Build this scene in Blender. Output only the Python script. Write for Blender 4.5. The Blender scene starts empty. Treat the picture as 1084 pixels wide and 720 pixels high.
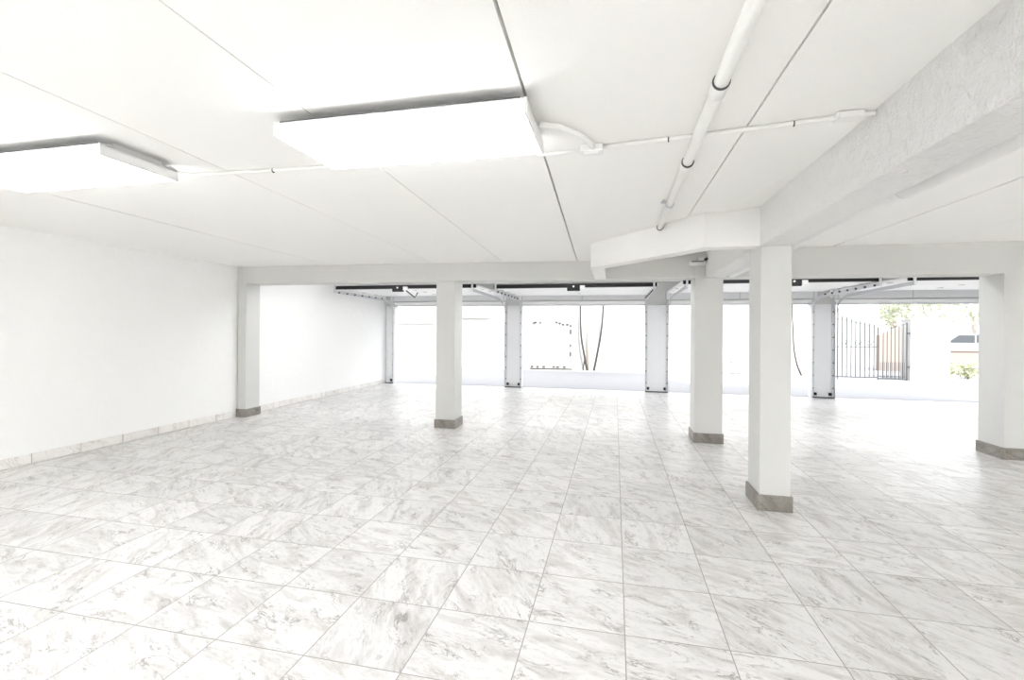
import bpy, bmesh, math, random
from mathutils import Vector, Matrix
random.seed(7)
C = bpy.context.scene.collection
sc = bpy.context.scene
PI = math.pi

# ------------------------------------------------------------------ camera, sky, sun, exposure
cam_d = bpy.data.cameras.new('camera'); cam = bpy.data.objects.new('camera', cam_d); C.objects.link(cam)
cam_d.sensor_width = 36.0; cam_d.lens = 491.1 / 1084 * 36.0; cam_d.shift_y = -10.5 / 1084
cam_d.clip_start = 0.05; cam_d.clip_end = 400
cam.matrix_world = (Matrix.Translation((0, 0, 1.45)) @ Matrix.Rotation(0.2182, 4, 'Z')
                    @ Matrix.Rotation(PI / 2, 4, 'X') @ Matrix.Rotation(0.007, 4, 'Z'))
sc.camera = cam
W = bpy.data.worlds.new('world'); sc.world = W; W.use_nodes = True
bg = W.node_tree.nodes['Background']; bg.inputs[0].default_value = (0.92, 0.955, 1.0, 1); bg.inputs[1].default_value = 0.49
sun_d = bpy.data.lights.new('sun', 'SUN'); sun_d.energy = 1.0; sun_d.angle = 0.009; sun_d.color = (1, 0.96, 0.9)
sun = bpy.data.objects.new('sun', sun_d); C.objects.link(sun)
SUN_DIR = Vector((-0.22, 0.72, -0.95))           # the way the light travels: from behind the building
sun.rotation_euler = SUN_DIR.to_track_quat('-Z', 'Y').to_euler()
LAMP = 1.15                                       # strength of the ceiling fixtures' lenses
vs = sc.view_settings
vs.view_transform = 'Standard'; vs.look = 'None'; vs.gamma = 1; vs.exposure = 3.12; vs.use_curve_mapping = False
sc.cycles.max_bounces = 16; sc.cycles.diffuse_bounces = 10; sc.cycles.glossy_bounces = 4

# ------------------------------------------------------------------ materials
def mat(name, col, rough=0.6, metal=0.0, spec=0.4, bump=None, speck=None, emit=None):
    """bump = (scale, strength, detail); speck = (scale, amount, colour)"""
    m = bpy.data.materials.new(name); m.use_nodes = True
    nt = m.node_tree; N = nt.nodes; L = nt.links; b = N['Principled BSDF']
    b.inputs['Base Color'].default_value = (*col, 1); b.inputs['Roughness'].default_value = rough
    b.inputs['Metallic'].default_value = metal; b.inputs['Specular IOR Level'].default_value = spec
    tc = N.new('ShaderNodeTexCoord')
    nz = N.new('ShaderNodeTexNoise'); nz.inputs['Scale'].default_value = (speck or (18,))[0]; nz.inputs['Detail'].default_value = 5
    L.new(tc.outputs['Object'], nz.inputs['Vector'])
    mx = N.new('ShaderNodeMixRGB'); mx.inputs[1].default_value = (*col, 1)
    if speck:
        rp = N.new('ShaderNodeValToRGB'); rp.color_ramp.elements[0].position = speck[3] if len(speck) > 3 else 0.6
        rp.color_ramp.elements[1].position = (speck[3] if len(speck) > 3 else 0.6) + 0.12
        L.new(nz.outputs[0], rp.inputs[0])
        mu = N.new('ShaderNodeMath'); mu.operation = 'MULTIPLY'; mu.inputs[1].default_value = speck[1]
        L.new(rp.outputs[0], mu.inputs[0]); L.new(mu.outputs[0], mx.inputs[0]); mx.inputs[2].default_value = (*speck[2], 1)
    else:
        mu = N.new('ShaderNodeMath'); mu.operation = 'MULTIPLY'; mu.inputs[1].default_value = 0.08
        L.new(nz.outputs[0], mu.inputs[0]); L.new(mu.outputs[0], mx.inputs[0])
        mx.inputs[2].default_value = (*[c * 0.8 for c in col], 1)
    L.new(mx.outputs[0], b.inputs['Base Color'])
    if bump:
        bn = N.new('ShaderNodeTexNoise'); bn.inputs['Scale'].default_value = bump[0]; bn.inputs['Detail'].default_value = bump[2]
        bn.inputs['Distortion'].default_value = 0.25; bn.inputs['Roughness'].default_value = 0.65
        L.new(tc.outputs['Object'], bn.inputs['Vector'])
        bp = N.new('ShaderNodeBump'); bp.inputs['Strength'].default_value = bump[1]; bp.inputs['Distance'].default_value = bump[3] if len(bump) > 3 else 0.02
        L.new(bn.outputs[0], bp.inputs['Height']); L.new(bp.outputs[0], b.inputs['Normal'])
    if emit:
        b.inputs['Emission Color'].default_value = (*emit[0], 1); b.inputs['Emission Strength'].default_value = emit[1]
    return m

T = 0.46502
def tile_mat(name, base, dark, warm, x0, y0, grout, rough, vert=False, veins=1.0):
    """square marbled porcelain tiles with narrow grout lines; every tile's figure is turned and shifted"""
    m = bpy.data.materials.new(name); m.use_nodes = True
    nt = m.node_tree; N = nt.nodes; L = nt.links; b = N['Principled BSDF']
    def math_(op, a, bv=None, cv=None):
        n = N.new('ShaderNodeMath'); n.operation = op
        for k, v in enumerate((a, bv, cv)):
            if v is None: continue
            if hasattr(v, 'is_linked'): L.new(v, n.inputs[k])
            else: n.inputs[k].default_value = v
        return n.outputs[0]
    tc = N.new('ShaderNodeTexCoord'); sp = N.new('ShaderNodeSeparateXYZ'); L.new(tc.outputs['Object'], sp.inputs[0])
    X, Y, Z = sp.outputs
    if vert: X = math_('ADD', X, Y); Y = Z
    u = math_('DIVIDE', math_('SUBTRACT', X, x0), T); v = math_('DIVIDE', math_('SUBTRACT', Y, y0), T)
    iu = math_('FLOOR', u); iv = math_('FLOOR', v)
    fu = math_('SUBTRACT', u, iu); fv = math_('SUBTRACT', v, iv)
    cm = N.new('ShaderNodeCombineXYZ'); L.new(iu, cm.inputs[0]); L.new(iv, cm.inputs[1])
    wn = N.new('ShaderNodeTexWhiteNoise'); wn.noise_dimensions = '3D'; L.new(cm.outputs[0], wn.inputs['Vector'])
    # the figure: coordinates within the tile, turned by a random angle and shifted
    cl = N.new('ShaderNodeCombineXYZ'); L.new(fu, cl.inputs[0]); L.new(fv, cl.inputs[1])
    L.new(math_('MULTIPLY', wn.outputs['Value'], 37.0), cl.inputs[2])
    rt = N.new('ShaderNodeVectorRotate'); rt.rotation_type = 'Z_AXIS'; rt.inputs['Center'].default_value = (0.5, 0.5, 0)
    L.new(cl.outputs[0], rt.inputs['Vector'])
    ang = math_('ADD', math_('MULTIPLY', math_('ROUND', math_('MULTIPLY', wn.outputs['Value'], 1.0)), PI), math_('MULTIPLY', math_('SINE', math_('MULTIPLY', wn.outputs['Value'], 91.0)), 0.5))
    L.new(math_('ADD', ang, 0.75), rt.inputs['Angle'])
    def noise(vec_scale, scale, detail, dist, rough_=0.55):
        mp = N.new('ShaderNodeMapping'); mp.inputs['Scale'].default_value = vec_scale; L.new(rt.outputs[0], mp.inputs[0])
        n = N.new('ShaderNodeTexNoise'); n.inputs['Scale'].default_value = scale; n.inputs['Detail'].default_value = detail
        n.inputs['Distortion'].default_value = dist; n.inputs['Roughness'].default_value = rough_
        L.new(mp.outputs[0], n.inputs['Vector']); return n.outputs[0]
    def ramp(fac, p0, p1):
        r = N.new('ShaderNodeValToRGB'); r.color_ramp.elements[0].position = p0; r.color_ramp.elements[1].position = p1
        L.new(fac, r.inputs[0]); return r.outputs[0]
    def mix(fac, c1, c2):
        x = N.new('ShaderNodeMixRGB')
        L.new(fac, x.inputs[0])
        for k, c in ((1, c1), (2, c2)):
            if hasattr(c, 'is_linked'): L.new(c, x.inputs[k])
            else: x.inputs[k].default_value = (*c, 1)
        return x.outputs[0]
    bands = noise((1.0, 3.0, 1), 1.4, 8, 0.9, 0.66)               # broad streaks
    col = mix(math_('MULTIPLY', ramp(bands, 0.46, 0.66), 0.72 * veins), base, warm)
    ridge = math_('ABSOLUTE', math_('SUBTRACT', noise((1.0, 2.6, 1), 1.6, 7, 0.8, 0.66), 0.5))
    vein = math_('SUBTRACT', 1.0, ramp(ridge, 0.0, 0.022))
    patch = ramp(noise((1, 1.5, 1), 2.2, 3, 0.6), 0.45, 0.62)
    col = mix(math_('MULTIPLY', math_('MULTIPLY', vein, patch), 0.8 * veins), col, dark)
    fine = noise((1.0, 3.4, 1), 9, 9, 0.6, 0.78)
    col = mix(math_('MULTIPLY', ramp(fine, 0.53, 0.72), 0.50 * veins), col, dark)
    spots = math_('MULTIPLY', ramp(noise((1, 1.2, 1), 38, 3, 0.5), 0.67, 0.74), patch)
    col = mix(math_('MULTIPLY', spots, 0.55 * veins), col, dark)
    tone = math_('MULTIPLY', math_('SINE', math_('MULTIPLY', wn.outputs['Value'], 53.0)), 0.05)
    hs = N.new('ShaderNodeHueSaturation'); L.new(col, hs.inputs['Color']); L.new(math_('ADD', tone, 0.98), hs.inputs['Value'])
    col = hs.outputs[0]
    eu = math_('MINIMUM', fu, math_('SUBTRACT', 1.0, fu)); ev = math_('MINIMUM', fv, math_('SUBTRACT', 1.0, fv))
    edge = eu if vert else math_('MINIMUM', eu, ev)
    g = math_('LESS_THAN', edge, 0.0026 / T)
    col = mix(g, col, grout)
    L.new(col, b.inputs['Base Color'])
    b.inputs['Roughness'].default_value = rough; b.inputs['Specular IOR Level'].default_value = 0.5
    L.new(math_('ADD', math_('MULTIPLY', g, 0.4), rough), b.inputs['Roughness'])
    bp = N.new('ShaderNodeBump'); bp.inputs['Strength'].default_value = 0.5; bp.inputs['Distance'].default_value = 0.004; bp.invert = True
    L.new(g, bp.inputs['Height']); L.new(bp.outputs[0], b.inputs['Normal'])
    return m

M = {}
M['floor'] = tile_mat('floor_tile', (0.72, 0.713, 0.702), (0.15, 0.132, 0.12), (0.45, 0.426, 0.408), -0.4086, 2.2756, (0.34, 0.325, 0.31), 0.33)
M['skirt'] = tile_mat('skirting_tile', (0.88, 0.865, 0.84), (0.42, 0.38, 0.35), (0.72, 0.69, 0.65), 0.0, 0.0, (0.4, 0.37, 0.34), 0.35, True, 0.7)
M['shadeskirt'] = tile_mat('shaded_skirting_tile', (0.29, 0.268, 0.24), (0.07, 0.065, 0.06), (0.17, 0.155, 0.14), 0.13, 0.0, (0.29, 0.268, 0.24), 0.4, True, 1.15)  # skirting tile darkened: the shade of the front faces is put into its colour
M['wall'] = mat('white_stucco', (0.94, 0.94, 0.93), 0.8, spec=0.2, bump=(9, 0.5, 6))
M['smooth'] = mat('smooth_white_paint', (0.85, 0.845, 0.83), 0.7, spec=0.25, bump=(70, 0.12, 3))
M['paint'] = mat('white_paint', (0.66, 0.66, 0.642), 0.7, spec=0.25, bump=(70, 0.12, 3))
M['ceiling'] = mat('ceiling_texture', (0.92, 0.915, 0.895), 0.9, spec=0.1, bump=(160, 0.22, 3), speck=(70, 0.25, (0.6, 0.59, 0.57), 0.66))
M['joint'] = mat('joint_shadow_filler', (0.18, 0.17, 0.16), 0.9, spec=0.1)
M['beam'] = mat('rough_stucco_beam', (0.95, 0.95, 0.935), 0.85, spec=0.15, bump=(18, 1.0, 10, 0.045))
M['pipe'] = mat('white_painted_pipe', (0.88, 0.88, 0.86), 0.4, spec=0.4)
M['ring'] = mat('grey_coupling_edge', (0.10, 0.10, 0.10), 0.6)
M['steel'] = mat('white_enamel_steel', (0.86, 0.86, 0.85), 0.4)
M['galv'] = mat('galvanised_steel', (0.66, 0.67, 0.69), 0.4, metal=0.2)
M['post'] = mat('post_paint', (0.84, 0.845, 0.86), 0.5)
M['rear'] = mat('grey_paint', (0.6, 0.6, 0.6), 0.8)
M['dark'] = mat('dark_bolt_steel', (0.05, 0.05, 0.055), 0.5)
M['black'] = mat('black_rubber', (0.012, 0.012, 0.013), 0.6)
M['door'] = mat('garage_door_enamel', (0.95, 0.95, 0.95), 0.45)
M['lens'] = mat('lit_acrylic_lens', (0.95, 0.95, 0.95), 0.5, emit=((0.97, 0.99, 1.0), LAMP))
M['fill_bay_lens'] = mat('fill_lens_bay', (0.95, 0.95, 0.95), 0.5, emit=((0.97, 0.98, 1.0), 1.7))  # lenses of the unseen fill lights added to brighten bays and room
M['fill_room_lens'] = mat('fill_lens_room', (0.95, 0.95, 0.95), 0.5, emit=((0.97, 0.98, 1.0), 6.6))
M['drive'] = mat('pale_concrete', (0.29, 0.287, 0.297), 0.75, bump=(25, 0.2, 5), speck=(4, 0.25, (0.26, 0.257, 0.267), 0.5))
M['yard'] = mat('courtyard_stucco', (0.45, 0.445, 0.43), 0.85, bump=(12, 0.3, 5))
M['cream'] = mat('cream_cap', (0.33, 0.31, 0.27), 0.8)
M['board'] = mat('cream_gate_board', (0.42, 0.41, 0.385), 0.7)
M['iron'] = mat('dark_iron', (0.06, 0.065, 0.07), 0.5)
M['bark'] = mat('grey_brown_bark', (0.05, 0.047, 0.045), 0.9, bump=(20, 0.6, 6))
M['barkp'] = mat('pale_grey_bark', (0.42, 0.37, 0.32), 0.9, bump=(20, 0.6, 6))
M['leaf'] = mat('pale_green_leaf', (0.48, 0.51, 0.38), 0.6, speck=(6, 0.6, (0.55, 0.56, 0.46), 0.45))
M['leafb'] = mat('olive_leaf', (0.40, 0.42, 0.28), 0.6, speck=(6, 0.6, (0.50, 0.50, 0.38), 0.45))
M['salmon'] = mat('salmon_stucco', (0.28, 0.235, 0.21), 0.85, bump=(12, 0.3, 5))
M['carbody'] = mat('grey_blue_car_paint', (0.26, 0.27, 0.29), 0.3, metal=0.2, spec=0.6)
M['glass'] = mat('dark_car_glass', (0.03, 0.035, 0.04), 0.1, spec=0.8)

# ------------------------------------------------------------------ mesh helpers
class MB:
    """collects shapes; build() links them as ONE mesh object"""
    def __init__(s): s.bm = bmesh.new()
    def box(s, x0, x1, y0, y1, z0, z1, bev=0.0):
        bm = bmesh.new(); bmesh.ops.create_cube(bm, size=1)
        bmesh.ops.scale(bm, vec=(abs(x1 - x0), abs(y1 - y0), abs(z1 - z0)), verts=bm.verts)
        bmesh.ops.translate(bm, vec=((x0 + x1) / 2, (y0 + y1) / 2, (z0 + z1) / 2), verts=bm.verts)
        if bev: bmesh.ops.bevel(bm, geom=bm.edges[:], offset=bev, segments=2, affect='EDGES', profile=0.6)
        s._add(bm); return s
    def _add(s, bm):
        me = bpy.data.meshes.new('t'); bm.to_mesh(me); bm.free(); s.bm.from_mesh(me); bpy.data.meshes.remove(me)
    def prism(s, pts, z0, z1):
        """pts: plan outline; z0, z1: numbers or one per point"""
        n = len(pts); za = z0 if hasattr(z0, '__len__') else [z0] * n; zb = z1 if hasattr(z1, '__len__') else [z1] * n
        bm = s.bm
        lo = [bm.verts.new((p[0], p[1], a)) for p, a in zip(pts, za)]
        hi = [bm.verts.new((p[0], p[1], a)) for p, a in zip(pts, zb)]
        f = [bm.faces.new(lo[::-1]), bm.faces.new(hi)]
        for i in range(n): f.append(bm.faces.new((lo[i], lo[(i + 1) % n], hi[(i + 1) % n], hi[i])))
        bmesh.ops.recalc_face_normals(bm, faces=f); return s
    def tube(s, path, r, seg=16, caps=True):
        """tube along points; r a number or one per point"""
        bm = s.bm; P = [Vector(p) for p in path]; R = r if hasattr(r, '__len__') else [r] * len(P)
        rings = []; up = None; fs = []
        for i, p in enumerate(P):
            d = (P[min(i + 1, len(P) - 1)] - P[max(i - 1, 0)]).normalized()
            if up is None: up = Vector((0, 0, 1)) if abs(d.z) < 0.9 else Vector((1, 0, 0))
            a = d.cross(up).normalized(); b_ = a.cross(d).normalized(); up = b_
            rings.append([bm.verts.new(p + (a * math.cos(t) + b_ * math.sin(t)) * R[i]) for t in [2 * PI * k / seg for k in range(seg)]])
        for A, B in zip(rings, rings[1:]):
            for k in range(seg):
                f = bm.faces.new((A[k], A[(k + 1) % seg], B[(k + 1) % seg], B[k])); f.smooth = seg > 8; fs.append(f)
        if caps: fs += [bm.faces.new(rings[0][::-1]), bm.faces.new(rings[-1])]
        bmesh.ops.recalc_face_normals(bm, faces=fs); return s
    def build(s, name, m, parent=None):
        me = bpy.data.meshes.new(name); s.bm.to_mesh(me); s.bm.free(); me.materials.append(m)
        o = bpy.data.objects.new(name, me); C.objects.link(o)
        if parent:
            w = Vector((0, 0, 0)); q = parent
            while q: w += q.location; q = q.parent
            o.parent = parent; me.transform(Matrix.Translation(-w))
        return o
    def build_at(s, name, m, loc, parent=None):
        o = s.build(name, m); o.data.transform(Matrix.Translation(-Vector(loc))); o.location = loc
        return o
def tag(o, label, cat, group=None, kind='thing'):
    o['label'] = label; o['category'] = cat; o['kind'] = kind
    if group: o['group'] = group
    return o
def thing(name, label, cat, loc=(0, 0, 0), group=None):
    o = bpy.data.objects.new(name, None); C.objects.link(o); o.location = loc; o.empty_display_size = 0.1
    return tag(o, label, cat, group)
def struct(name, mb, m):
    o = mb.build(name, m); o['kind'] = 'structure'; return o
def dup(o, loc, label=None):
    r = o.copy(); C.objects.link(r); r.location = loc
    if label: r['label'] = label
    for ch in o.children:
        c = ch.copy(); C.objects.link(c); c.parent = r
        for g in ch.children:
            d = g.copy(); C.objects.link(d); d.parent = c
    return r

# ------------------------------------------------------------------ the room shell
XL, XR, YB, YD = -6.04, 8.0, -3.4, 11.5          # left wall, right wall, rear wall, garage door wall
ZC, ZL = 2.47, 2.15                              # ceiling, underside of beams
struct('floor', MB().box(XL - 0.2, XR + 0.2, YB - 0.2, YD + 0.22, -0.12, 0), M['floor'])
struct('wall_left', MB().box(XL - 0.2, XL, YB - 0.2, YD + 0.2, 0, 2.75), M['wall'])
struct('wall_right', MB().box(XR, XR + 0.2, YB - 0.2, YD + 0.2, 0, 2.75), M['wall'])
struct('wall_rear', MB().box(XL, XR, YB - 0.2, YB, 0, 2.75), M['rear'])

# ceiling slabs, parted by the open joints the photograph shows; the slabs settle slightly towards the lintel
def zfar(x):
    if x > 1.2: return 2.515
    k = [(-6.3, 2.458), (-2.57, 2.43), (-0.4, 2.405), (1.2, 2.41)]
    for (a, za), (b, zb) in zip(k, k[1:]):
        if a <= x <= b: return za + (zb - za) * (x - a) / (b - a)
    return 2.47
seams = [(-6.3, -6.3, 0), (-4.21, -4.33, 0.014), (-2.41, -2.60, 0.007), (-1.40, -1.57, 0.007), (-0.37, -0.515, 0.013), (0.645, 0.575, 0.009),
         (1.26, 1.26, 0.0), (2.632, 2.632, 0.014), (3.62, 3.62, 0.004), (4.62, 4.62, 0.004), (8.2, 8.2, 0)]
mb = MB()
for (a0, a1, ga), (b0, b1, gb) in zip(seams, seams[1:]):
    def xs(y, p0, p1): return p0 + (p1 - p0) * (y - 1.4) / 5.1
    for ya, yb in ((YB, 2.0), (2.0, 6.5)):
        pts = [(xs(ya, a0, a1) + ga / 2, ya), (xs(ya, b0, b1) - gb / 2, ya), (xs(yb, b0, b1) - gb / 2, yb), (xs(yb, a0, a1) + ga / 2, yb)]
        z = [ZC, ZC, ZC if yb == 2.0 else zfar(b1 - 1e-3), ZC if yb == 2.0 else zfar(a1 + 1e-3)]
        mb.prism(pts, z, 2.62)
mb.box(XL - 0.2, XR + 0.2, 6.45, YD + 0.2, 2.62, 2.755)
mb.box(XL - 0.2, XR + 0.2, YB - 0.2, 6.6, 2.60, 2.755)
ceil = struct('ceiling', mb, M['ceiling'])
mb = MB()
for a0, a1, g in seams:
    if g > 0.005:
        w = g / 2 + 0.02
        def xs(y): return a0 + (a1 - a0) * (y - 1.4) / 5.1
        mb.prism([(xs(YB) - w, YB), (xs(YB) + w, YB), (xs(6.5) + w, 6.5), (xs(6.5) - w, 6.5)], 2.485 + 0.03, 2.53)
mb = struct('trim_joint', mb, M['joint'])

# lintel across the room and the wall it runs into on the right
mb = MB()
mb.prism([(XL, 6.45), (4.38, 6.45), (4.38, 6.77), (XL, 6.77)], [2.178, 2.142, 2.142, 2.178], 2.62)
mb.box(4.38, XR, 6.45, 6.83, 0, 2.62)
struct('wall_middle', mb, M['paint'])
struct('baseboard_middle', MB().box(4.365, XR, 6.435, 6.845, 0, 0.135, 0.004), M['shadeskirt'])

# tiled skirting on the left wall, one piece per tile
def skirting(y0, y1, x):
    mb = MB(); y = y0
    while y < y1 - 0.02:
        e = min(y + 0.468, y1); mb.box(x, x + 0.012, y + 0.0025, e - 0.0025, 0.002, 0.105, 0.002); y = e + 0.002
    return mb
struct('baseboard_left', skirting(-0.5 - 0.0 - 0.03 + 0.0, 6.3, XL), M['skirt'])
struct('baseboard_garage', skirting(6.80, YD, XL), M['skirt'])

# front wall with four garage openings: a header over them
bays = [(-5.77, -2.72), (-2.28, 0.70), (1.23, 4.25), (4.70, 7.50)]
mb = MB()
mb.box(XL, XR, YD, YD + 0.2, 2.07, 2.62)
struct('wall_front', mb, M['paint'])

# upper storey over the garages: it throws the shade on the drive
mb = MB()
mb.box(-3.9, 2.6, -2.0, YD + 0.2, 2.76, 6.6)
struct('wall_upper', mb, M['paint'])

# ------------------------------------------------------------------ columns
def column(x0, x1, y0, y1, z1, label, base_h=0.13, nib=False):
    t = thing('column', label, 'column', ((x0 + x1) / 2, (y0 + y1) / 2, 0), 'square white columns')
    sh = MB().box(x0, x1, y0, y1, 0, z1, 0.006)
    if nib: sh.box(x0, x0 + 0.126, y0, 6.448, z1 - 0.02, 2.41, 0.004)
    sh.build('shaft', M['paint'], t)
    e = 0.015
    o = MB().box(x0 - e, x1 + e, y0 - e, y1 + e, 0.001, base_h, 0.003).build('base', M['shadeskirt'], t)
    o['label'] = 'tile skirting around the foot, darkened with painted shade'
    return t
column(1.155, 1.385, 4.12, 4.45, 2.149, 'nearest square white column, standing under the long rough beam')
column(1.02, 1.36, 6.425, 6.80, 2.149, 'square white column behind the nearest one, small fixture at its top', nib=True)
column(-2.575, -2.285, 6.44, 6.78, 2.1635, 'square white column left of the middle, standing alone under the lintel')
column(-6.022, -5.865, 6.44, 6.74, 2.176, 'half column standing against the left wall under the lintel')

# ------------------------------------------------------------------ beams
tag(MB().box(1.15, 1.385, YB + 0.002, 6.449, ZL, 2.60, 0.006).build('ceiling_beam', M['beam']),
    'long rough stuccoed white beam running along the ceiling over the nearest column', 'beam')
tag(MB().prism([(1.15, 4.12), (0.72, 4.12), (-0.27, 5.27), (-0.27, 6.45), (-0.12, 6.45), (-0.12, 5.33), (0.79, 4.27), (1.15, 4.27)], 2.15, 2.60).build('ceiling_beam', M['smooth']),
    'smooth white beam that turns diagonally from the nearest column to the lintel', 'beam')

# ------------------------------------------------------------------ ceiling lights
def ceiling_light(x0, x1, y0, y1, label):
    t = thing('ceiling_light', label, 'ceiling light', ((x0 + x1) / 2, (y0 + y1) / 2, ZC), 'flat box ceiling lights')
    zb = 2.36
    MB().box(x0 + 0.05, x1 - 0.05, y0 + 0.10, y1 - 0.06, zb + 0.06, 2.464).build('mounting_channel', M['steel'], t)
    MB().box(x0, x1, y0, y1, zb + 0.052, zb + 0.062, 0.002).build('housing', M['steel'], t)
    MB().box(x0 + 0.012, x1 - 0.012, y0, y1, zb, zb + 0.052, 0.006).build('lens', M['lens'], t)
    MB().box(x0 + 0.03, x1 - 0.03, y0 + 0.003, y1 - 0.003, zb + 0.061, zb + 0.070).build('gap_shade', M['ring'], t)  # dark strip standing in for the shaded gap above the housing
    for x in (x0, x1 - 0.012):
        MB().box(x, x + 0.012, y0 - 0.002, y1 + 0.002, zb - 0.002, zb + 0.064, 0.002).build('end_cap', M['steel'], t)
    return t
fix = ceiling_light(-1.585, -0.365, 1.90, 2.37, 'large lit box light in the middle of the ceiling, cable at its right end')
ceiling_light(-3.92, -2.652, 1.915, 2.36, 'lit box light at the far left of the ceiling, cut by the frame')
fill_bay_lens = [c for c in fix.children if c.name.startswith('lens')][0].data.copy(); fill_bay_lens.materials[0] = M['fill_bay_lens']; fill_room_lens = fill_bay_lens.copy(); fill_room_lens.materials[0] = M['fill_room_lens']
for x, y in ((6.4, 1.2), (6.4, -1.6), (-4.6, -1.9), (-1.2, -2.3), (-4.3, 7.3), (-0.8, 7.3), (2.75, 7.3), (6.1, 7.3)):
    o = dup(fix, (x, y, ZC if y < 6 else 2.625), 'unseen box light added on the ceiling to brighten the room')
    for c in o.children:                         # unseen fill lights added for brightness, in the room and the bays
        if c.name.startswith('lens'): c.data = fill_bay_lens if y > 6 else fill_room_lens

# ------------------------------------------------------------------ pipes and conduits
t = thing('drain_pipe', 'thin white pipe under the ceiling with two couplings, ending at the diagonal beam', 'pipe', (0.405, 2.0, 2.43))
MB().tube([(0.400, YB + .01, 2.432), (0.402, 2.0, 2.432), (0.398, 4.46, 2.405)], [0.029, 0.029, 0.025], 20).build('tube', M['pipe'], t)
for y, z in ((2.0, 2.431), (2.86, 2.421)):
    o = MB().tube([(0.4015, y - 0.045, z), (0.4015, y + 0.045, z)], 0.034, 20).build('coupling', M['pipe'], t)
    MB().tube([(0.4015, y - 0.051, z), (0.4015, y - 0.043, z)], 0.0345, 20).build('joint_ring', M['ring'], o)
MB().box(0.335, 0.40, 3.67, 3.70, 2.420, 2.431).box(0.345, 0.362, 3.67, 3.70, 2.425, 2.444).tube([(0.40, 3.668, 2.412), (0.40, 3.702, 2.412)], 0.031, 18).build('clamp', M['galv'], t)
MB().tube([(0.398, 4.452, 2.405), (0.398, 4.462, 2.405)], 0.030, 18).build('joint_ring', M['ring'], t)

t = thing('drain_pipe', 'thick white pipe running along the right side of the rough beam', 'pipe', (1.465, 2.4, 2.212))
MB().tube([(1.468, YB + .01, 2.212), (1.468, 6.449, 2.205)], 0.058, 24).build('tube', M['pipe'], t)
o = MB().tube([(1.468, -0.2, 2.211), (1.468, 2.78, 2.2085)], 0.064, 24).build('coupling', M['pipe'], t)
MB().tube([(1.468, 2.775, 2.2085), (1.468, 2.783, 2.2085)], 0.0635, 24).build('joint_ring', M['ring'], o)
for y, z in ((0.5, 2.469), (5.2, 2.50)):
    MB().box(1.46, 1.476, y, y + 0.03, 2.26, z).build('hanger', M['galv'], t)

t = thing('conduit', 'thin white conduit crossing the ceiling from the rough beam to a small box', 'conduit', (0.5, 2.5, 2.45))
MB().tube([(-0.09, 2.565, 2.448), (0.5, 2.50, 2.448), (1.05, 2.425, 2.448), (1.148, 2.41, 2.446)], 0.011, 10).build('tube', M['pipe'], t)
MB().box(-0.19, -0.07, 2.53, 2.61, 2.42, 2.459, 0.006).box(-0.17, -0.09, 2.55, 2.59, 2.412, 2.422, 0.003).build('junction_box', M['steel'], t)
MB().tube([(-0.12, 2.54, 2.44), (-0.14, 2.44, 2.437), (-0.19, 2.34, 2.437), (-0.27, 2.24, 2.437), (-0.36, 2.19, 2.435)], 0.014, 10).build('flexible_cable', M['pipe'], t)
MB().tube([(-0.18, 2.572, 2.44), (-0.37, 2.58, 2.437), (-0.42, 2.585, 2.437), (-0.45, 2.56, 2.437), (-0.45, 2.30, 2.44)], 0.009, 10).build('feed_tube', M['pipe'], t)
MB().tube([(0.262, 2.527, 2.446), (0.268, 2.526, 2.446)], 0.0135, 10).build('coupling', M['ring'], t)
MB().tube([(0.826, 2.456, 2.446), (0.832, 2.455, 2.446)], 0.0135, 10).build('coupling', M['ring'], t)
MB().box(0.99, 1.10, 2.39, 2.46, 2.432, 2.462, 0.008).build('end_box', M['steel'], t)
t = thing('conduit', 'thin white conduit on the ceiling linking the two lit box lights', 'conduit', (-2.2, 2.53, 2.45))
MB().tube([(-2.66, 2.30, 2.435), (-2.72, 2.42, 2.44), (-2.70, 2.50, 2.449), (-2.55, 2.515, 2.449), (-1.70, 2.545, 2.448), (-1.58, 2.50, 2.45), (-1.55, 2.30, 2.45)], 0.010, 10).build('tube', M['pipe'], t)
MB().tube([(-2.115, 2.531, 2.446), (-2.109, 2.531, 2.446)], 0.0135, 10).build('coupling', M['ring'], t)

t = thing('wall_lamp', 'small white fixture with a dark lens at the top of the second column', 'wall lamp', (1.10, 6.42, 2.36))
MB().box(0.93, 1.135, 6.30, 6.419, 2.30, 2.345, 0.012).box(1.04, 1.13, 6.34, 6.419, 2.34, 2.40, 0.01).build('body', M['steel'], t)
MB().box(0.955, 1.10, 6.296, 6.302, 2.338, 2.350).build('slot', M['dark'], t)
MB().tube([(1.128, 6.27, 2.372), (1.128, 6.345, 2.372)], [0.016, 0.02], 16).build('lens', M['dark'], t)

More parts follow.
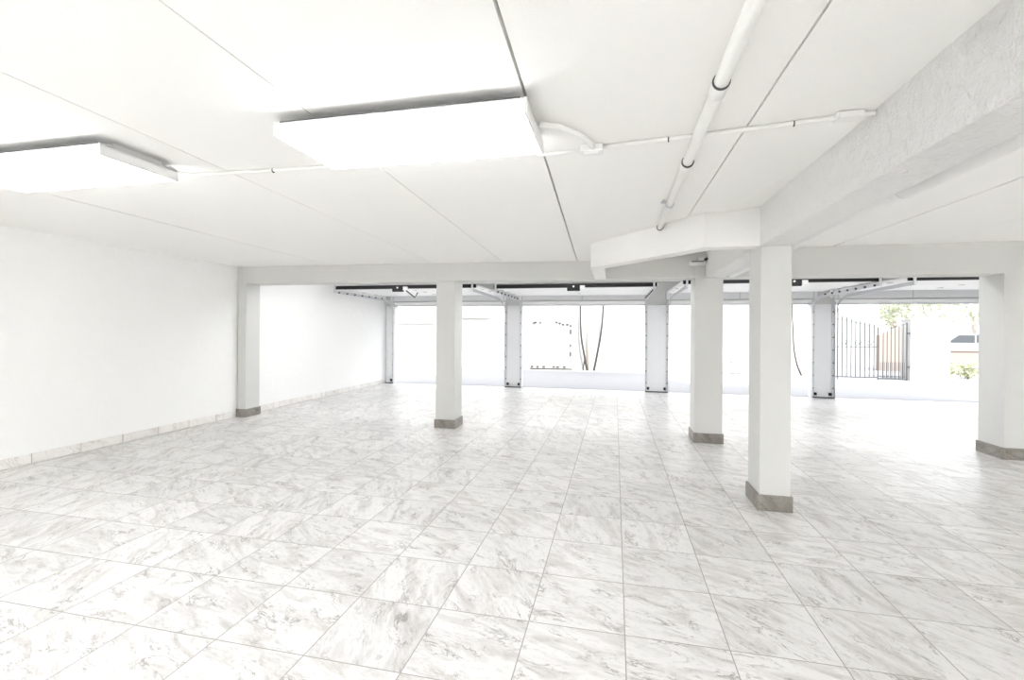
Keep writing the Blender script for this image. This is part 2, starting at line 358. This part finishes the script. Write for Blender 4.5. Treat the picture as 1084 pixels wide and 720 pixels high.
# ------------------------------------------------------------------ door posts between the garage openings
def door_post(x0, x1, label, left=True, right=True):
    t = thing('door_post', label, 'door post', ((x0 + x1) / 2, YD, 0), 'door posts between the garage openings')
    MB().box(x0 + 0.02, x1 - 0.02, YD - 0.02, YD + 0.2, 0, 2.068, 0.005).build('body', M['post'], t)
    for on, xa, xb in ((left, x0, x0 + 0.055), (right, x1 - 0.055, x1)):
        if not on: continue
        tr = MB().box(xa, xb, YD - 0.045, YD - 0.015, 0.0, 2.14, 0.003).build('track', M['galv'], t)
        inn = xa + 0.004 if xa == x0 else xb - 0.004
        MB().box(inn - 0.004, inn + 0.004, YD - 0.10, YD - 0.03, 0.0, 2.12).build('track_lip', M['galv'], t)
        xm = (xa + xb) / 2
        for k in range(7): MB().tube([(xm, YD - 0.060, 0.22 + 0.28 * k), (xm, YD - 0.04, 0.22 + 0.28 * k)], 0.014, 8).build('bolt', M['dark'], tr)
        MB().box(xm - 0.025 + (0.05 if xa == x0 else -0.05), xm + 0.025 + (0.05 if xa == x0 else -0.05), YD - 0.075, YD - 0.02, 0.06, 0.12, 0.006).build('anchor', M['black'], t)
    MB().box(x0, x1, YD - 0.05, YD - 0.018, 0.001, 0.022).build('foot_plate', M['dark'], t)
    return t
door_post(-6.035, -5.77, 'slim grey door post in the corner beside the left wall', left=False)
door_post(-2.72, -2.28, 'grey bolted door post right of the column that stands alone')
door_post(0.70, 1.23, 'widest grey door post with two rows of bolts, left of the column with the fixture')
door_post(4.25, 4.70, 'grey door post with dark edge lines, right of the nearest column')
door_post(7.50, 7.99, 'white door post at the right end of the last opening', right=False)

# ------------------------------------------------------------------ raised sectional garage doors
def garage_door(x0, x1, label, zn, box_x, arm, strap):
    """raised door: panels lie under the ceiling behind the header; x0..x1 the opening"""
    ax0, ax1 = x0 - 0.06, x1 + 0.06
    t = thing('garage_door', label, 'garage door', ((x0 + x1) / 2, YD, 2.07), 'raised garage doors')
    Y0, Y1 = 8.80, 11.05; n = 4; L = (Y1 - Y0) / n
    for k in range(n):
        ya, yb = Y0 + k * L + 0.004, Y0 + (k + 1) * L - 0.004
        p = MB().box(ax0, ax1, ya, yb, zn + 0.02, zn + 0.06, 0.006).build('panel', M['door'], t)
        for x in (ax0 + 0.05, (ax0 + ax1) / 2, ax1 - 0.05):
            if k < n - 1: MB().box(x - 0.03, x + 0.03, yb - 0.04, yb + 0.04, zn + 0.008, zn + 0.021).build('hinge', M['galv'], p)
    MB().box(ax0 + 0.02, ax1 - 0.02, Y0 - 0.05, Y0 + 0.003, zn - 0.005, zn + 0.068, 0.01).build('bottom_seal', M['black'], t)
    # strut, torsion header and the stepped head of the opening
    hb = MB().box(ax0 - 0.02, ax1 + 0.02, YD - 0.16, YD - 0.005, 2.20, 2.385, 0.004).build('header_channel', M['post'], t)
    for x in (ax0 - 0.02, ax0 + 0.07, (x0 + x1) / 2, ax1 - 0.08, ax1): MB().box(x, x + 0.022, YD - 0.172, YD - 0.155, 2.19, 2.40).build('plate', M['galv'], hb)
    MB().tube([(ax0, YD - 0.22, 2.42), (ax1, YD - 0.22, 2.42)], 0.016, 10).build('torsion_bar', M['galv'], t)
    MB().box(x0, x1, YD - 0.06, YD - 0.003, 2.125, 2.165, 0.004).box(x0, x1, YD - 0.03, YD - 0.003, 2.09, 2.128, 0.003).build('head_trim', M['door'], t)
    MB().box(x0, x1, YD - 0.045, YD - 0.004, 2.062, 2.090, 0.003).build('weather_strip', M['galv'], t)
    # horizontal tracks with rollers, bent down to the vertical ones
    for x in (x0 + 0.015, x1 - 0.015):
        zt = zn - 0.065
        path = [(x, 8.72, zt + 0.02), (x, 10.6, zt - 0.015), (x, 10.95, zt - 0.03), (x, 11.2, zt - 0.09), (x, 11.36, zt - 0.2), (x, 11.40, zt - 0.34)]
        tr = MB()
        for a, b_ in zip(path, path[1:]):
            tr.prism([(x - 0.004, a[1]), (x + 0.004, a[1]), (x + 0.004, b_[1]), (x - 0.004, b_[1])], [a[2] - 0.035, a[2] - 0.035, b_[2] - 0.035, b_[2] - 0.035], [a[2] + 0.03, a[2] + 0.03, b_[2] + 0.03, b_[2] + 0.03])
        tr = tr.build('track', M['galv'], t)
        inn = 0.03 if x < (x0 + x1) / 2 else -0.03
        for k in range(7):
            y = 8.85 + k * 0.31; MB().tube([(x, y, zt), (x + inn, y, zt)], 0.017, 10).build('roller', M['dark'], tr)
        MB().box(x - 0.016, x + 0.016, 8.69, 8.72, zt - 0.02, 2.62).build('hanger', M['galv'], t)
    # lift lock on the bottom edge
    yb = Y0 - 0.10
    b_ = MB().box(box_x - 0.14, box_x + 0.10, yb, yb + 0.06, zn - 0.07, zn + 0.05, 0.012).tube([(box_x - 0.08, yb - 0.02, zn - 0.01), (box_x - 0.08, yb + 0.01, zn - 0.01)], 0.03, 12).build('lock_box', M['black'], t)
    MB().box(box_x + 0.10, box_x + 0.19, yb - 0.01, yb + 0.05, zn - 0.045, zn + 0.03, 0.01).tube([(box_x - 0.02, yb - 0.012, zn + 0.01), (box_x - 0.02, yb + 0.01, zn + 0.01)], 0.018, 10).build('lock_plate', M['steel'], b_)
    if arm:
        MB().tube([(box_x + 0.17, yb, zn - 0.05), (box_x + 0.34, yb + 0.05, zn - 0.19), (box_x + 0.40, yb + 0.05, zn - 0.09)], 0.013, 8).build('pull_arm', M['dark'], t)
    return t
garage_door(-5.77, -2.72, 'raised white garage door in the leftmost opening beside the left wall', 2.285, -4.30, True, False)
garage_door(-2.28, 0.70, 'raised white garage door right of the column that stands alone', 2.262, -0.74, False, False)
garage_door(1.23, 4.25, 'raised white garage door seen behind the two columns under the long beam', 2.30, 2.98, False, False)
garage_door(4.70, 7.50, 'raised white garage door in the rightmost opening facing the iron gate', 2.305, 6.2, False, True)

# ------------------------------------------------------------------ outdoors: drive, courtyard walls
struct('driveway', MB().box(-40, 60, YD + 0.22, 90, -0.14, -0.012), M['drive'])
struct('trim_sill', MB().box(XL, XR, YD + 0.10, YD + 0.30, -0.05, 0.006, 0.004), M['drive'])
def ywall(pts, z1, th=0.22, z0=-0.02):
    mb = MB()
    for (a, b_) in zip(pts, pts[1:]):
        d = Vector((b_[0] - a[0], b_[1] - a[1])); n = Vector((-d.y, d.x)).normalized() * th
        mb.prism([a, b_, (b_[0] + n.x, b_[1] + n.y), (a[0] + n.x, a[1] + n.y)], z0, z1)
    return mb
struct('wall_courtyard', ywall([(-13, 21.2), (-6.3, 16.85), (-4.7, 17.0), (0.6, 17.75), (5.6, 18.6)], 4.2), M['yard'])
tag(ywall([(-12.0, 20.2), (-6.5, 16.75)], 0.16, -0.45).build('planter_kerb', M['yard']), 'low white kerb at the foot of the courtyard wall in the leftmost opening', 'kerb')
t = tag(ywall([(-12.0, 20.53), (-6.95, 17.25)], 1.82, -0.12, 1.70).build('wall_ledge', M['yard']), 'thin white ledge along the courtyard wall in the leftmost opening', 'ledge')
tag(ywall([(-6.1, 16.86), (-4.62, 17.0)], 2.07, -0.06, 1.90).build('wall_coping', M['cream']), 'short cream band on the courtyard wall beside the column that stands alone', 'coping')
tag(MB().prism([(-4.62, 16.62), (-4.12, 16.69), (-4.16, 17.03), (-4.66, 16.98)], -0.02, [1.35, 1.78, 1.78, 1.35]).build('wing_wall', M['post']),
    'small grey white wing wall with a sloping top, left of the bolted post', 'wing wall')

# board gate in the courtyard wall
ang = math.atan2(0.75, 5.3)
t = thing('courtyard_gate', 'closed cream board gate with dark iron studs in the courtyard wall', 'gate', (-2.31, 17.12, 0))
t.rotation_euler = (0, 0, ang)
def gpart(mb, name, m, parent):
    o = mb.build(name, m); o.parent = parent; return o
mb = MB()
for k in range(10): mb.box(-0.78 + k * 0.156, -0.78 + k * 0.156 + 0.150, 0.07, 0.14, 0.03, 1.84, 0.004)
lf = gpart(mb, 'board_panel', M['board'], t)
gpart(MB().box(-0.82, -0.785, 0.06, 0.16, 0, 1.88).box(0.785, 0.82, 0.06, 0.16, 0, 1.88).box(-0.82, 0.82, 0.06, 0.16, 1.85, 1.89), 'frame', M['yard'], t)
def stud(x, z, w, h): gpart(MB().box(x - w, x + w, 0.035, 0.068, z - h, z + h, 0.008), 'iron_stud', M['iron'], t)
for x in (-0.66, -0.58, -0.40, 0.20, 0.32, 0.44, 0.60): stud(x, 1.71 + 0.05 * math.sin(x * 9), 0.045, 0.022)
for x in (-0.70, -0.5, -0.26, 0.1, 0.25, 0.5): stud(x, 0.10, 0.05, 0.024)
for z in (1.62, 1.45, 1.36, 0.90, 0.62, 0.54): stud(0.72, z, 0.026, 0.04)

# slim tree with bare stems against the courtyard wall
def stem(pts, r, name, m, parent):
    # a smooth tapered branch through the points
    P = []
    for i in range(len(pts) - 1):
        p0, p1, p2, p3 = [Vector(pts[max(0, min(len(pts) - 1, i + k))]) for k in (-1, 0, 1, 2)]
        for s in range(6):
            u = s / 6
            P.append(0.5 * ((2 * p1) + (p2 - p0) * u + (2 * p0 - 5 * p1 + 4 * p2 - p3) * u * u + (3 * p1 - p0 - 3 * p2 + p3) * u ** 3))
    P.append(Vector(pts[-1]))
    R = [r * (1 - 0.5 * i / (len(P) - 1)) for i in range(len(P))]
    return MB().tube(P, R, 8).build(name, m, parent)
def leaves(mb, cx, cy, cz, rx, ry, rz, n, size, rnd):
    bm = mb.bm
    for _ in range(n):
        while True:
            v = Vector((rnd.uniform(-1, 1), rnd.uniform(-1, 1), rnd.uniform(-1, 1)))
            if 0.25 < v.length < 1: break
        p = Vector((cx + v.x * rx, cy + v.y * ry, cz + v.z * rz))
        a = Vector((rnd.uniform(-1, 1), rnd.uniform(-1, 1), rnd.uniform(-1, 1))).normalized()
        b_ = a.cross(Vector((rnd.uniform(-1, 1), rnd.uniform(-1, 1), rnd.uniform(-1, 1)))).normalized()
        s = size * rnd.uniform(0.6, 1.2)
        bm.faces.new([bm.verts.new(p - a * s), bm.verts.new(p + b_ * s * 0.45), bm.verts.new(p + a * s), bm.verts.new(p - b_ * s * 0.45)])
t = thing('tree', 'slim tree with thin curved stems against the courtyard wall beside the board gate', 'tree', (-0.85, 17.2, -0.012))
stem([(-0.98, 17.2, -0.02), (-1.08, 17.2, 0.5), (-1.20, 17.2, 1.2), (-1.24, 17.18, 2.0), (-1.2, 17.1, 3.2), (-1.0, 16.9, 4.4)], 0.042, 'stem', M['bark'], t)
stem([(-0.74, 17.2, -0.02), (-0.62, 17.2, 0.6), (-0.50, 17.2, 1.3), (-0.43, 17.18, 2.1), (-0.4, 17.1, 3.2), (-0.5, 16.9, 4.4)], 0.040, 'stem', M['bark'], t)
stem([(-0.90, 17.3, -0.02), (-0.93, 17.3, 0.6), (-0.96, 17.3, 1.3), (-0.89, 17.3, 1.95)], 0.055, 'stem', M['barkp'], t)
stem([(-1.06, 17.18, 0.42), (-1.12, 17.15, 0.10), (-1.1, 17.15, -0.01)], 0.03, 'stem', M['bark'], t)
mb = MB(); leaves(mb, -0.8, 16.9, 4.9, 1.5, 0.9, 0.8, 500, 0.14, random.Random(3)); mb.build('foliage', M['leaf'], t)
t = thing('tree', 'thin dark crooked stem standing right of the nearest column, by the courtyard wall', 'tree', (6.0, 17.4, -0.012))
stem([(6.16, 17.4, -0.02), (6.02, 17.4, 0.35), (5.93, 17.42, 0.9), (5.90, 17.42, 1.5), (5.86, 17.4, 2.3), (5.9, 17.4, 3.4)], 0.028, 'stem', M['bark'], t)
stem([(6.16, 17.4, -0.02), (6.12, 17.4, 0.5), (6.10, 17.45, 1.1), (6.16, 17.45, 1.8)], 0.012, 'stem', M['barkp'], t)
mb = MB(); leaves(mb, 5.9, 17.4, 3.8, 0.9, 0.7, 0.7, 300, 0.13, random.Random(4)); mb.build('foliage', M['leaf'], t)

# white slatted garden chair by the wall
t = thing('garden_chair', 'white slatted garden chair by the courtyard wall, seen between two columns', 'chair', (4.2, 17.2, -0.012))
gpart(MB().box(-0.26, 0.26, -0.22, 0.22, 0.40, 0.44, 0.006), 'seat', M['board'], t)
mb = MB()
for k in range(4): mb.box(-0.20 + k * 0.125, -0.20 + k * 0.125 + 0.03, 0.19, 0.22, 0.42, 0.80)
mb.box(-0.27, 0.27, 0.18, 0.23, 0.78, 0.84, 0.008)
gpart(mb, 'backrest', M['board'], t)
for x in (-0.25, 0.21):
    for y in (-0.21, 0.18): gpart(MB().box(x, x + 0.04, y, y + 0.04, 0, 0.44 if y < 0 else 0.82, 0.003), 'leg', M['galv'], t)
    gpart(MB().box(x, x + 0.04, -0.21, 0.20, 0.60, 0.63, 0.004).box(x, x + 0.04, -0.21, -0.17, 0.42, 0.61), 'armrest', M['board'], t)
t.rotation_euler = (0, 0, 0.15)

# iron gate and its masonry pillar
t = thing('iron_gate', 'dark iron picket gate with scrolls, left of the white pillar', 'gate', (6.3, 16.5, -0.012))
gd = math.atan2(0.0, 1)
fr = MB()
for x in (0.56, 1.67, 2.44): fr.box(x - 0.014, x + 0.014, -0.014, 0.014, 0.0, {0.56: 2.25, 1.67: 1.63, 2.44: 1.78}[x])
fr.box(0.0, 1.64, -0.01, 0.01, 0.05, 0.085).box(1.66, 2.46, -0.012, 0.012, 0.02, 0.06).box(1.66, 2.44, -0.012, 0.012, 0.10, 0.12)
fr.box(0.0, 1.64, -0.01, 0.01, 1.0, 1.024)
pts = [(0.0, 0, 1.9), (0.7, 0, 1.88), (1.2, 0, 1.74), (1.64, 0, 1.62)]
fr.tube(pts, 0.011, 6)
fr.tube([(1.70, 0, 1.60), (1.9, 0, 1.58), (2.15, 0, 1.64), (2.44, 0, 1.76)], 0.011, 6)
gpart(fr, 'frame', M['iron'], t)
for k in range(13):
    x = 0.06 + 0.125 * k
    zt = 1.95 if x < 0.7 else 1.95 - 0.30 * (x - 0.7) / 0.94
    gpart(MB().box(x - 0.011, x + 0.011, -0.011, 0.011, 0.05, zt).tube([(x, 0, zt), (x, 0, zt + 0.07)], [0.015, 0.001], 6), 'bar', M['iron'], t)
for k in range(6):
    x = 1.81 + 0.106 * k; zt = 1.60 + 0.16 * max(0, (x - 1.85) / 0.6)
    gpart(MB().box(x - 0.008, x + 0.008, -0.008, 0.008, 0.05, zt), 'bar', M['iron'], t)
for k in range(13):
    x = 1.74 + 0.053 * k
    gpart(MB().box(x - 0.005, x + 0.005, -0.006, 0.006, 0.05, 0.52).tube([(x, 0, 0.52), (x, 0, 0.57)], [0.009, 0.001], 5), 'picket', M['iron'], t)
for k, x in enumerate((0.25, 0.75, 1.12, 1.45)):
    pts = []
    for s in range(20):
        a = s * 0.42; r = 0.11 * (1 - s / 24)
        pts.append((x + r * math.cos(a), 0, 1.12 + r * math.sin(a)))
    gpart(MB().tube(pts, 0.010, 6), 'scroll', M['iron'], t)
for z in (1.42, 0.38): gpart(MB().box(2.44, 2.508, -0.03, 0.03, z, z + 0.06, 0.006), 'hinge', M['iron'], t)
t = thing('gate_pillar', 'broad white stuccoed pillar right of the iron gate', 'pillar', (9.33, 16.6, -0.012))
MB().box(8.81, 9.84, 16.45, 16.95, -0.012, 1.84, 0.01).build('shaft', M['yard'], t)
MB().box(8.79, 9.86, 16.43, 16.97, 1.84, 1.88, 0.006).build('cap', M['yard'], t)

# beyond the gate
struct('trim_kerb', MB().box(9.85, 18, 16.6, 16.72, -0.02, 0.05), M['cream'])
rnd = random.Random(11)
for k, (x, y, r) in enumerate(((10.15, 17.2, .30), (10.77, 17.25, .30), (11.4, 17.2, .30), (12.05, 17.3, .32), (10.5, 17.85, .33), (11.2, 17.9, .34))):
    lab = ['low green shrub touching the white pillar', 'low green shrub second from the white pillar, front row', 'low green shrub third from the white pillar, front row',
           'low green shrub at the end of the front row beside the door post', 'low green shrub behind the front row, nearer the white pillar', 'low green shrub behind the front row, farther from the white pillar'][k]
    t = thing('shrub', lab, 'shrub', (x, y, -0.012), 'low shrubs right of the white pillar')
    for q in range(4): MB().tube([(x + rnd.uniform(-.05, .05), y, -0.01), (x + rnd.uniform(-.2, .2), y + rnd.uniform(-.15, .15), 0.35)], 0.01, 5).build('stem', M['bark'], t)
    mb = MB(); leaves(mb, x, y, 0.30, r, r * 0.8, 0.28, 260, 0.06, rnd); mb.build('foliage', M['leafb'], t)
tag(MB().box(11.6, 26, 21.6, 21.85, -0.012, 0.74).box(11.58, 26, 21.55, 21.9, 0.74, 0.80, 0.01).build('garden_wall', M['salmon']), 'low salmon garden wall behind the shrubs right of the white pillar', 'garden wall')
tag(MB().prism([(9.9, 20.4), (11.35, 20.4), (11.35, 20.65), (9.9, 20.65)], -0.012, [1.35, 2.0, 2.0, 1.35]).build('garden_wall', M['salmon']), 'salmon garden wall with a sloping top seen through the right of the iron gate', 'garden wall')
t = thing('house', 'white house standing behind the iron gate', 'house', (6.5, 25, -0.012))
MB().box(0.5, 11.4, 23.5, 29, -0.012, 6).build('walls', M['yard'], t)
MB().box(0.2, 11.6, 23.2, 29.3, 6, 6.2, 0.02).build('roof', M['cream'], t)
# parked car behind the salmon wall
t = thing('car', 'grey blue car parked behind the low salmon wall', 'car', (17.5, 28.2, -0.012))
mb = MB()
prof = [(-2.1, 0.35), (-2.15, 0.75), (-1.95, 0.92), (-1.35, 1.0), (-0.75, 1.42), (0.55, 1.46), (1.35, 1.02), (2.0, 0.92), (2.15, 0.6), (2.1, 0.35)]
bm = mb.bm; A = [bm.verts.new((p[0], -0.8, p[1])) for p in prof]; B = [bm.verts.new((p[0], 0.8, p[1])) for p in prof]
fs = [bm.faces.new(A), bm.faces.new(B[::-1])]
for i in range(len(prof)): fs.append(bm.faces.new((A[i], B[i], B[(i + 1) % len(prof)], A[(i + 1) % len(prof)])))
bmesh.ops.recalc_face_normals(bm, faces=fs); bmesh.ops.bevel(bm, geom=bm.edges[:], offset=0.05, segments=2, affect='EDGES')
gpart(mb, 'body', M['carbody'], t)
for pts in ([(-1.2, 1.0), (-0.1, 1.0), (-0.1, 1.36), (-0.75, 1.36)], [(0.0, 1.0), (1.15, 1.0), (0.5, 1.38), (0.0, 1.38)]):
    for y in (-0.815, 0.815):
        mb = MB(); bm = mb.bm
        lo = [bm.verts.new((p[0], y, p[1])) for p in pts]; hi = [bm.verts.new((p[0], y * 0.97, p[1])) for p in pts]
        bm.faces.new(lo); bm.faces.new(hi[::-1])
        for i in range(4): bm.faces.new((lo[i], hi[i], hi[(i + 1) % 4], lo[(i + 1) % 4]))
        gpart(mb, 'window', M['glass'], t)
for x in (-1.35, 1.35):
    for y in (-0.83, 0.63): gpart(MB().tube([(x, y, 0.33), (x, y + 0.2, 0.33)], 0.33, 18), 'wheel', M['black'], t)
# street trees
rnd = random.Random(21)
for (x, y, h, r, lab) in ((14.0, 27.5, 3.4, 1.9, 'pale green tree rising just behind the white pillar'),
                          (16.6, 33.0, 4.0, 2.3, 'pale green tree behind the car, right of the white pillar'),
                          (21.5, 34.0, 3.6, 2.2, 'pale green tree at the right edge of the last opening'),
                          (12.2, 36.0, 4.5, 2.6, 'tall pale tree above the roof behind the iron gate')):
    t = thing('tree', lab, 'tree', (x, y, -0.012), 'street trees beyond the gate')
    MB().tube([(x, y, -0.02), (x + 0.1, y, h * 0.4), (x, y + 0.1, h * 0.8)], [0.16, 0.12, 0.07], 8).build('trunk', M['barkp'], t)
    mb = MB(); leaves(mb, x, y, h, r, r, h * 0.48, 1500, 0.16, rnd); mb.build('foliage', M['leaf'], t)
